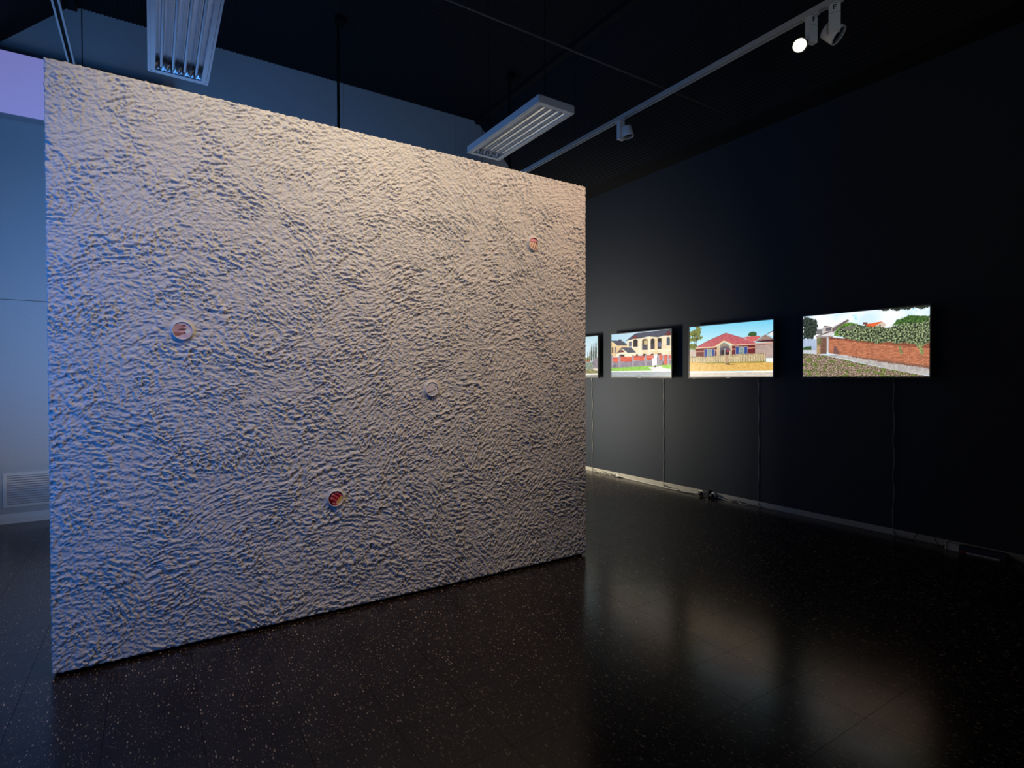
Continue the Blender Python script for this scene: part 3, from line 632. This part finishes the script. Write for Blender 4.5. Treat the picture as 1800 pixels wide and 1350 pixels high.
# ---------------------------------------------------------------- televisions on the right wall
XS = 3.828
M_screen = attr_mat('lit_screen', 1.15)
TVS = [(None, 1052, tv_cypress, 'wall screen showing dark cypress trees behind a grey wall'),
       (1074, 1181.5, tv_cream_house, 'wall screen showing a two storey cream house with a red slat fence'),
       (1211, 1361, tv_brick_house, 'wall screen showing a red roofed brick house behind a picket fence'),
       (1410, 1637, tv_brick_wall, 'wall screen showing an ivy topped brick garden wall')]
ZB, ZT = 0.984, 1.4225
tv_y = []
for (pl, pr, fn, lab) in TVS:
    ya = on_x(pr, 662, XS).y; yb = on_x(pl, 662, XS).y if pl else ya+0.757
    tv_y.append((ya, yb))
    t = thing('television', U(XR-0.03, (ya+yb)/2, ZB), lab, 'screen', 'screens along the charcoal wall')
    xf = XS*H; y0, y1, z0, z1 = ya*H, yb*H, ZB*H, ZT*H; bz = 0.010; bb = 0.017; hh = 0.006
    MB().box((xf+0.004, y0+0.002, z0+0.002), (xf+0.030, y1-0.002, z1-0.002)).box((xf+0.030, y0+0.12, z0+0.06), (xf+0.055, y1-0.12, z1-0.10)).build('back_shell', M_black, t, bevel=0.003)
    fr = MB().box((xf-hh, y0, z0), (xf+0.006, y1, z0+bb)).box((xf-hh, y0, z1-bz), (xf+0.006, y1, z1)).box((xf-hh, y0, z0+bb), (xf+0.006, y0+bz, z1-bz)).box((xf-hh, y1-bz, z0+bb), (xf+0.006, y1, z1-bz)).build('bezel', M_bezel, t)
    MB().box((xf-hh-0.001, (y0+y1)/2-0.025, z0+0.005), (xf-hh, (y0+y1)/2+0.025, z0+0.010)).build('maker_mark', M_logo, fr)
    MB().box((xf-hh+0.001, y1-0.09, z0-0.006), (xf+0.004, y1-0.055, z0)).build('sensor', M_black, fr)
    MB().box((xf+0.055, (y0+y1)/2-0.2, (z0+z1)/2-0.1), (XR*H, (y0+y1)/2+0.2, (z0+z1)/2+0.1)).build('wall_mount', M_black, t)
    img = fn(); nv_, nu_ = img.shape[:2]
    yy, zz = np.meshgrid(np.linspace(y1-bz, y0+bz, nu_), np.linspace(z1-bz, z0+bb, nv_))
    cc = np.stack([np.full_like(yy, xf-0.001), yy, zz], -1) - np.array(root_loc(t))
    me = grid_mesh('screen', cc[::-1], nu_, nv_, M_screen, False); set_colors(me, img[::-1])
    o = bpy.data.objects.new('screen', me); C.objects.link(o); o.parent = t

# ---------------------------------------------------------------- cables, plugs, power boards along the wall foot
cab = [(1041, 831, 0, 'the cypress screen'), (1167, 853, 1, 'the cream house screen'), (1334, 885, 2, 'the picket fence screen'), (1572, 940, 3, 'the ivy wall screen')]
for (px, py, k, wh) in cab:
    b = on_x(px, py, XR-0.007); ya = b.y
    wob = [0.0, 0.006, -0.004, 0.005, -0.006, 0.003, -0.005, 0.004, 0.0]
    pts = [U(XR-0.014, ya+0.01, ZB+0.05), U(XR-0.010, ya+0.004, ZB-0.02)]
    for i, q in enumerate(wob): pts.append(U(XR-0.007, ya+q*0.8, ZB-0.06-(ZB-0.10)*i/8))
    pts += [U(XR-0.016, ya-0.006, 0.018), U(XR-0.030, ya-0.03, 0.004)]
    o = MB().tube(smooth_path(pts, 5), 0.0042).build('power_cable', M_cable, loc=U(XR-0.007, ya, 0))
    tag(o, 'thin grey power cable hanging down the charcoal wall from ' + wh, 'cable', 'cables hanging from the screens')
def floor_cable(pxs, r, m, label, dx=0.0):
    pts = []
    for (px, z, off) in pxs:
        p = on_x(px, 662, XR-off); pts.append(U(p.x, p.y, z+r/H))
    o = MB().tube(smooth_path(pts, 6), r, 7).build('floor_cable', m, loc=(pts[0][0], pts[0][1], 0))
    tag(o, label, 'cable', 'cables lying along the skirting')
floor_cable([(1041, .03, .022), (1047, .012, .03), (1054, .002, .035), (1059, .02, .03), (1063, .022, .03), (1067, .004, .035), (1072, .014, .03), (1078, .012, .03), (1083, .012, .03)], 0.0035, M_bcable, 'black looping cord running from the cypress screen cable to the white socket')
floor_cable([(1090, .010, .03), (1105, .003, .035), (1120, .004, .04), (1140, .003, .05), (1160, .006, .06), (1172, .004, .07), (1190, .003, .06), (1210, .004, .055), (1231, .010, .05)], 0.0052, M_wcable, 'white extension lead lying along the skirting from the white socket to the adaptors')
floor_cable([(1167, .02, .03), (1176, .010, .04), (1186, .004, .05), (1200, .002, .075), (1216, .002, .07), (1232, .008, .05)], 0.0040, M_bcable, 'black cord from the cream house screen cable to the adaptors')
floor_cable([(1264, .012, .05), (1276, .004, .045), (1285, .002, .05), (1292, .010, .03), (1296, .018, .028), (1300, .004, .05), (1306, .002, .06), (1318, .004, .045), (1328, .016, .03), (1334, .03, .024)], 0.0036, M_wcable, 'white curling cord between the adaptors and the picket fence screen cable')
floor_cable([(1268, .016, .04), (1280, .006, .03), (1288, .010, .024), (1300, .012, .024), (1316, .006, .030), (1326, .010, .026)], 0.0030, M_bcable, 'thin black cord looping against the skirting beside the white curling cord')
floor_cable([(1574, .02, .024), (1576, .004, .03), (1590, .002, .05), (1605, .002, .05), (1610, .018, .024), (1614, .034, .020)], 0.0036, M_bcable, 'black cord crossing the skirting below the ivy wall screen')
floor_cable([(1646, .036, .020), (1648, .018, .026), (1653, .004, .035), (1660, .004, .035), (1667, .012, .035)], 0.0036, M_bcable, 'black cord curving into the white end of the long box')
# white inline socket
p = on_x(1084, 662, XR-0.03); p2 = on_x(1091, 662, XR-0.03)
t = thing('extension_socket', U(p.x, (p.y+p2.y)/2, 0), 'white inline extension socket on the floor by the skirting', 'socket')
MB().ring([(0.0, 0), (0.020, 0), (0.021, 0.004), (0.021, 0.030), (0.017, 0.036), (0.009, 0.050), (0.008, 0.064), (0, 0.064)], U(p.x, p.y, 0.0)[:2] + (0.021,), (0, -1, 0), n=20).build('body', M_wcable, t)
MB().ring([(0.0, 0), (0.015, 0), (0.015, 0.018), (0, 0.018)], (p.x*H, p.y*H+0.018, 0.021), (0, -1, 0), n=16).build('plug', M_black, t)
# double adaptors with black plugs and a black supply between them
def adaptor(px, label):
    q = on_x(px, 662, XR-0.045); r = 0.031
    t = thing('double_adaptor', (q.x*H, q.y*H, 0), label, 'adaptor', 'white adaptors by the skirting')
    MB().ring([(0, 0), (r, 0), (r+0.002, 0.004), (r+0.002, 0.022), (r-0.003, 0.027), (0, 0.027)], (q.x*H, q.y*H, r+0.0025), (-1, 0, 0), n=28).build('body', M_wcable, t)
    MB().ring([(0, 0), (r*0.78, 0), (r*0.74, 0.028), (r*0.4, 0.034), (0, 0.034)], (q.x*H-0.027, q.y*H, r-0.002), (-1, 0, 0), n=24).build('plug', M_black, t)
adaptor(1236, 'round white adaptor with a black plug, joined to the white extension lead')
adaptor(1256, 'round white adaptor with a black plug, joined to the white curling cord')
q = on_x(1247, 662, XR-0.05)
o = MB().box((q.x*H-0.045, q.y*H-0.026, 0), (q.x*H+0.02, q.y*H+0.026, 0.075)).build('power_supply', M_black, loc=(q.x*H, q.y*H, 0), bevel=0.005)
tag(o, 'black block power supply standing between two round white adaptors', 'power supply')
# long slim box lying at the skirting
a = on_x(1666, 662, XR-0.055).y*H; b = on_x(1775, 662, XR-0.055).y*H; xx = (XR-0.055)*H
t = thing('long_box', (xx, (a+b)/2, 0), 'long slim navy and white carton lying against the skirting below the screens', 'box')
def cbox(name, u0, u1, m, g=0.0, z1=0.052, z0=0.0, lab=None):
    o = MB().box((xx-0.030-g, a+(b-a)*u1, z0), (xx+0.026, a+(b-a)*u0, z1+g)).build(name, m, t, bevel=0.002)
    if lab: o['label'] = lab
cbox('end_cap', 0.0, 0.035, M_wcable, 0.004, lab='white end cap'); cbox('sleeve', 0.035, 0.24, M_wcable, 0.0, lab='white printed sleeve'); cbox('body', 0.24, 1.0, M_navy, -0.001, lab='navy carton')
cbox('red_stripe', 0.25, 0.36, M_red, 0.0005, z1=0.012); cbox('white_stripe', 0.36, 0.9, M_wcable, 0.0005, z1=0.010)

# ---------------------------------------------------------------- lavender panel and vent on the back wall
t = thing('lavender_panel', U(-0.41, YB-0.03, 2.77), 'lavender box with an emissive face fixed high on the back wall beside the partition', 'light panel')
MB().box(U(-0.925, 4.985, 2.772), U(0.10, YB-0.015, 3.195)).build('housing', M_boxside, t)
MB().box(U(-0.92, 4.979, 2.777), U(0.095, 4.985, 3.190)).build('face', M_lav, t)  # box face with an even lavender emission of its own
vx0, vx1, vz0, vz1 = -0.862, -0.44, 0.108, 0.345; vy = YB-0.008
t = thing('air_vent', U((vx0+vx1)/2, vy, vz0), 'white louvred air vent low on the back wall behind the partition', 'vent')
fw = 0.020
MB().box(U(vx0, vy-0.012, vz0), U(vx1, vy, vz0+fw)).box(U(vx0, vy-0.012, vz1-fw), U(vx1, vy, vz1)).box(U(vx0, vy-0.012, vz0+fw), U(vx0+fw, vy, vz1-fw)).box(U(vx1-fw, vy-0.012, vz0+fw), U(vx1, vy, vz1-fw)).build('frame', M_skirtw, t, bevel=0.002)
MB().box(U(vx0+fw, vy-0.001, vz0+fw), U(vx1-fw, vy, vz1-fw)).build('backing', M_boxside, t)
ns = 12; sp = (vz1-vz0-2*fw)/ns
for k in range(ns):
    z = vz0+fw+sp*(k+0.5); 
    M = Matrix.Translation(Vector(U((vx0+vx1)/2, vy-0.006, z))) @ Matrix.Rotation(math.radians(38), 4, 'X')
    MB().box((-(vx1-vx0)/2*H+fw*H, -0.009, -0.0012), ((vx1-vx0)/2*H-fw*H, 0.007, 0.0012), M).build('slat', M_skirtw, t)

# ---------------------------------------------------------------- poles, conduit, lighting tracks
def pole(X_, Y_, label):
    t = thing('ceiling_pole', U(X_, Y_, 0), label, 'pole', 'black poles behind the partition')
    MB().ring([(0.0125, 0), (0.0125, (ZC-0.008)*H)], (X_*H, Y_*H, 0), (0, 0, 1), n=16).build('shaft', M_blackp, t)
    MB().box((X_*H-0.02, Y_*H-0.04, (ZC-0.05)*H), (X_*H+0.06, Y_*H+0.04, (ZC-0.006)*H)).build('bracket', M_blackp, t)
    MB().ring([(0, 0), (0.06, 0), (0.06, 0.008), (0, 0.008)], (X_*H, Y_*H, 0), (0, 0, 1), n=24).build('foot_plate', M_blackp, t)
pole(1.179, 4.17, 'slim black pole rising to the ceiling in front of the pale panelled wall'); pole(2.66, 4.13, 'slim black pole rising to the ceiling close to the dark slope')
zp, yp = 2.872, 2.50
t = thing('conduit', U(1.2, yp, zp), 'thin dark conduit crossing the room under the black ceiling', 'conduit')
MB().tube([U(-1.25, yp, zp), U(0.5, yp, zp), U(2.2, yp, zp), U(3.685, yp, zp)], 0.0075, 10).build('pipe', M_pipe, t)
for X_ in (1.045, -0.3):
    MB().box(U(X_-0.008, yp-0.010, zp-0.016), U(X_+0.008, yp+0.010, zp+0.012)).build('clip', M_pipe, t)
    MB().tube([U(X_, yp, zp), U(X_, yp, ZC-0.004)], 0.003, 6).build('hanger_rod', M_blackp, t)
def track(X_, y0, y1, z1, label):
    t = thing('lighting_track', U(X_, (y0+y1)/2, z1), label, 'lighting track', 'lighting tracks under the ceiling')
    w_, h_ = 0.020, 0.034; x = X_*H; zt = z1*H
    MB().box((x-w_, y0*H, zt-0.006), (x+w_, y1*H, zt)).box((x-w_, y0*H, zt-h_), (x-w_+0.006, y1*H, zt-0.006)).box((x+w_-0.006, y0*H, zt-h_), (x+w_, y1*H, zt-0.006)).box((x-w_-0.003, y0*H, zt-h_-0.003), (x-w_+0.009, y1*H, zt-h_)).box((x+w_-0.009, y0*H, zt-h_-0.003), (x+w_+0.003, y1*H, zt-h_)).build('rail', M_track, t)
    MB().box((x-w_+0.006, y0*H, zt-0.020), (x+w_-0.006, y1*H, zt-0.006)).build('slot', M_dark_slot, t)
    for yy in np.linspace(y0+0.3, y1-0.2, 4): MB().tube([(x, yy*H, zt-0.002), (x, yy*H, (ZC-0.002)*H if X_ < KR-0.03 else zt+0.3)], 0.003, 6).build('hanger_rod', M_blackp, t)
    return t
ZT1 = 2.838; XT1 = 2.795
track(XT1, 0.2, YB-0.05, ZT1, 'long pale grey lighting track carrying three spotlight heads')
track(-0.372, 0.9, 4.93, ZT1, 'pale grey lighting track without lamps above the lavender panel end')

RIGHT = Vector((CO, -SI, 0)); FWD = Vector((SI, CO, 0)); UP = Vector((0, 0, 1))
def head(Y_, rot, dirn, L_, R_, label, lit=False, letter=True, hx=(0, 0, -0.105)):
    x, y, zt = XT1*H, Y_*H, ZT1*H-0.037
    t = thing('spotlight', (x, y, zt), label, 'spotlight', 'spotlight heads on the lighting track')
    R = Matrix.Translation(Vector((x, y, zt))) @ Matrix.Rotation(rot, 4, 'Z')
    MB().box((x-0.014, y-0.050, zt-0.014), (x+0.014, y+0.050, zt+0.006)).build('adaptor', M_track, t, bevel=0.002)
    s = 0.033
    br = MB().box((-s, -0.020, -0.182), (s, 0.020, -0.012), R).build('driver_box', M_white_metal, t, bevel=0.003)
    MB().box((-s-0.0004, -0.0206, -0.072), (s+0.0004, -0.019, -0.0705), R).build('joint', M_dark_slot, br)
    if letter:
        Fb = MB(); fy0, fy1 = -0.0215, -0.0198
        Fb.box((-0.009, fy0, -0.050), (-0.003, fy1, -0.020), R).box((-0.003, fy0, -0.0255), (0.010, fy1, -0.020), R).box((-0.003, fy0, -0.037), (0.007, fy1, -0.032), R)
        o = Fb.build('letter', M_dark_slot, br); o['label'] = 'black letter F'
    d = Vector(dirn).normalized(); c = Vector((x, y, zt)) + Vector(hx)
    MB().ring([(0, -L_*0.5), (R_*0.80, -L_*0.5), (R_*0.86, -L_*0.46), (R_, L_*0.30), (R_, L_*0.5), (R_-0.003, L_*0.5), (R_-0.005, L_*0.42), (0.0, L_*0.42)], c, d, n=40).build('lamp_can', M_white_metal, t)
    MB().ring([(0, L_*0.44), (R_-0.009, L_*0.44), (R_-0.009, L_*0.46), (0, L_*0.46)], c, d, n=32).build('lens', M_lamp if lit else M_glass_dark, t)
    ax = (R.to_3x3() @ Vector((1, 0, 0)))
    MB().tube([Vector((x, y, zt-0.15)), c], 0.010, 10).build('pivot', M_dark_slot, t)
head(2.885, 0.0, RIGHT*0.16 - UP*0.97 - FWD*0.05, 0.095, 0.052, 'unlit spotlight head hanging alone beside the fluorescent fitting', letter=False, hx=tuple(RIGHT*0.060 + Vector((0, 0, -0.108))))
head(1.535, -0.30, -RIGHT*0.55 - FWD*0.80 - UP*0.42, 0.11, 0.042, 'switched on spotlight head with a glowing warm lens', lit=True, hx=tuple(-RIGHT*0.080 - FWD*0.02 + Vector((0, 0, -0.208))))
head(1.422, -1.05, RIGHT*0.62 - FWD*0.42 - UP*0.66, 0.100, 0.060, 'unlit spotlight head with a dark lens next to the glowing one', hx=tuple(FWD*0.060 + RIGHT*0.022 + Vector((0, 0, -0.150))))

# ---------------------------------------------------------------- fluorescent fittings
def fitting(x0, x1, y0, y1, z, label):
    x0, x1, y0, y1, z = x0*H, x1*H, y0*H, y1*H, z*H; hh = 0.062; wl_ = 0.042; we = 0.040
    t = thing('fluorescent_fitting', ((x0+x1)/2, (y0+y1)/2, z), label, 'light fitting', 'fluorescent fittings hung from the ceiling')
    MB().box((x0, y0, z+0.004), (x0+0.002, y1, z+hh)).box((x1-0.002, y0, z+0.004), (x1, y1, z+hh)).box((x0, y0, z+0.004), (x1, y0+0.002, z+hh)).box((x0, y1-0.002, z+0.004), (x1, y1, z+hh)).box((x0, y0, z+hh-0.002), (x1, y1, z+hh)).build('housing', M_white_metal, t)
    fr = MB().box((x0-0.002, y0-0.002, z), (x0+wl_, y1+0.002, z+0.004)).box((x1-wl_, y0-0.002, z), (x1+0.002, y1+0.002, z+0.004)).box((x0+wl_, y0-0.002, z), (x1-wl_, y0+we, z+0.004)).box((x0+wl_, y1-we, z), (x1-wl_, y1+0.002, z+0.004)).build('frame', M_white_metal, t)
    for (sx, sy) in ((x0+0.02, y0+0.02), (x1-0.02, y0+0.02), (x0+0.02, y1-0.02), (x1-0.02, y1-0.02)):
        MB().ring([(0, 0), (0.004, 0), (0.004, 0.002), (0, 0.002)], (sx, sy, z-0.001), (0, 0, 1), n=10).build('screw', M_dark_slot, fr)
    for (gx0, gx1) in ((x0+0.012, x0+0.0135), (x1-0.0135, x1-0.012)): MB().box((gx0, y0+0.01, z-0.0005), (gx1, y1-0.01, z)).build('groove', M_dark_slot, fr)
    ix0, ix1, iy0, iy1 = x0+wl_, x1-wl_, y0+we, y1-we; nt_ = 4; wd = (ix1-ix0)/nt_
    for k in range(nt_):
        a = ix0+wd*k; mb = MB(); vs_ = []; m_ = 11
        for i in range(m_):
            u = i/(m_-1); dz = 0.046*(1-abs(2*u-1)**2.2) + 0.006
            if abs(u-0.5) < 0.06: dz -= 0.006
            vs_ += [(a+wd*u, iy0, z+dz), (a+wd*u, iy1, z+dz)]
        mb.add(vs_, [(2*i, 2*i+1, 2*i+3, 2*i+2) for i in range(m_-1)], True); mb.build('reflector', M_refl, t)
        cx = a+wd/2
        tb = MB().ring([(0.008, 0.03), (0.008, iy1-iy0-0.03)], (cx, iy0, z+0.024), (0, 1, 0), n=14).build('tube', M_tube, t)
        for yy in (iy0+0.012, iy1-0.032): MB().ring([(0, 0), (0.0085, 0), (0.0085, 0.020), (0, 0.020)], (cx, yy, z+0.024), (0, 1, 0), n=14).build('end_cap', M_brass, tb)
        for yy, s in ((iy0, 1), (iy1, -1)):
            MB().box((cx-0.010, min(yy, yy+s*0.012), z+0.010), (cx+0.010, max(yy, yy+s*0.012), z+0.050)).build('lamp_holder', M_white_metal, t)
            # faceted bright end plate of the bay
            fx = [a+0.001, a+wd*0.25, cx, a+wd*0.75, a+wd-0.001]; ends = []
            for i, q in enumerate(fx): dy = (0.018 if i % 2 else 0.002)*s; ends += [(q, yy+dy, z+0.005), (q, yy+dy*2.6+0.010*s, z+0.052)]
            MB().add(ends, [(2*i, 2*i+2, 2*i+3, 2*i+1) for i in range(4)]).build('end_reflector', M_refl_end, t)
    for yy in (y0+0.16, y1-0.10):
        MB().box(((x0+x1)/2-0.03, yy-0.02, z+hh), ((x0+x1)/2+0.03, yy+0.02, z+hh+0.018)).build('bracket', M_white_metal, t)
        MB().tube([((x0+x1)/2, yy, z+hh+0.01), ((x0+x1)/2, yy, (ZC-0.003)*H)], 0.004, 8).build('hanger_rod', M_blackp, t)
fitting(-0.002, 0.272, 2.57, 3.475, 2.60, 'unlit four tube fluorescent fitting hung above the lavender panel end of the partition')
fitting(1.905, 2.172, 2.640, 3.515, 2.60, 'unlit four tube fluorescent fitting hung next to the lighting track with spotlights')
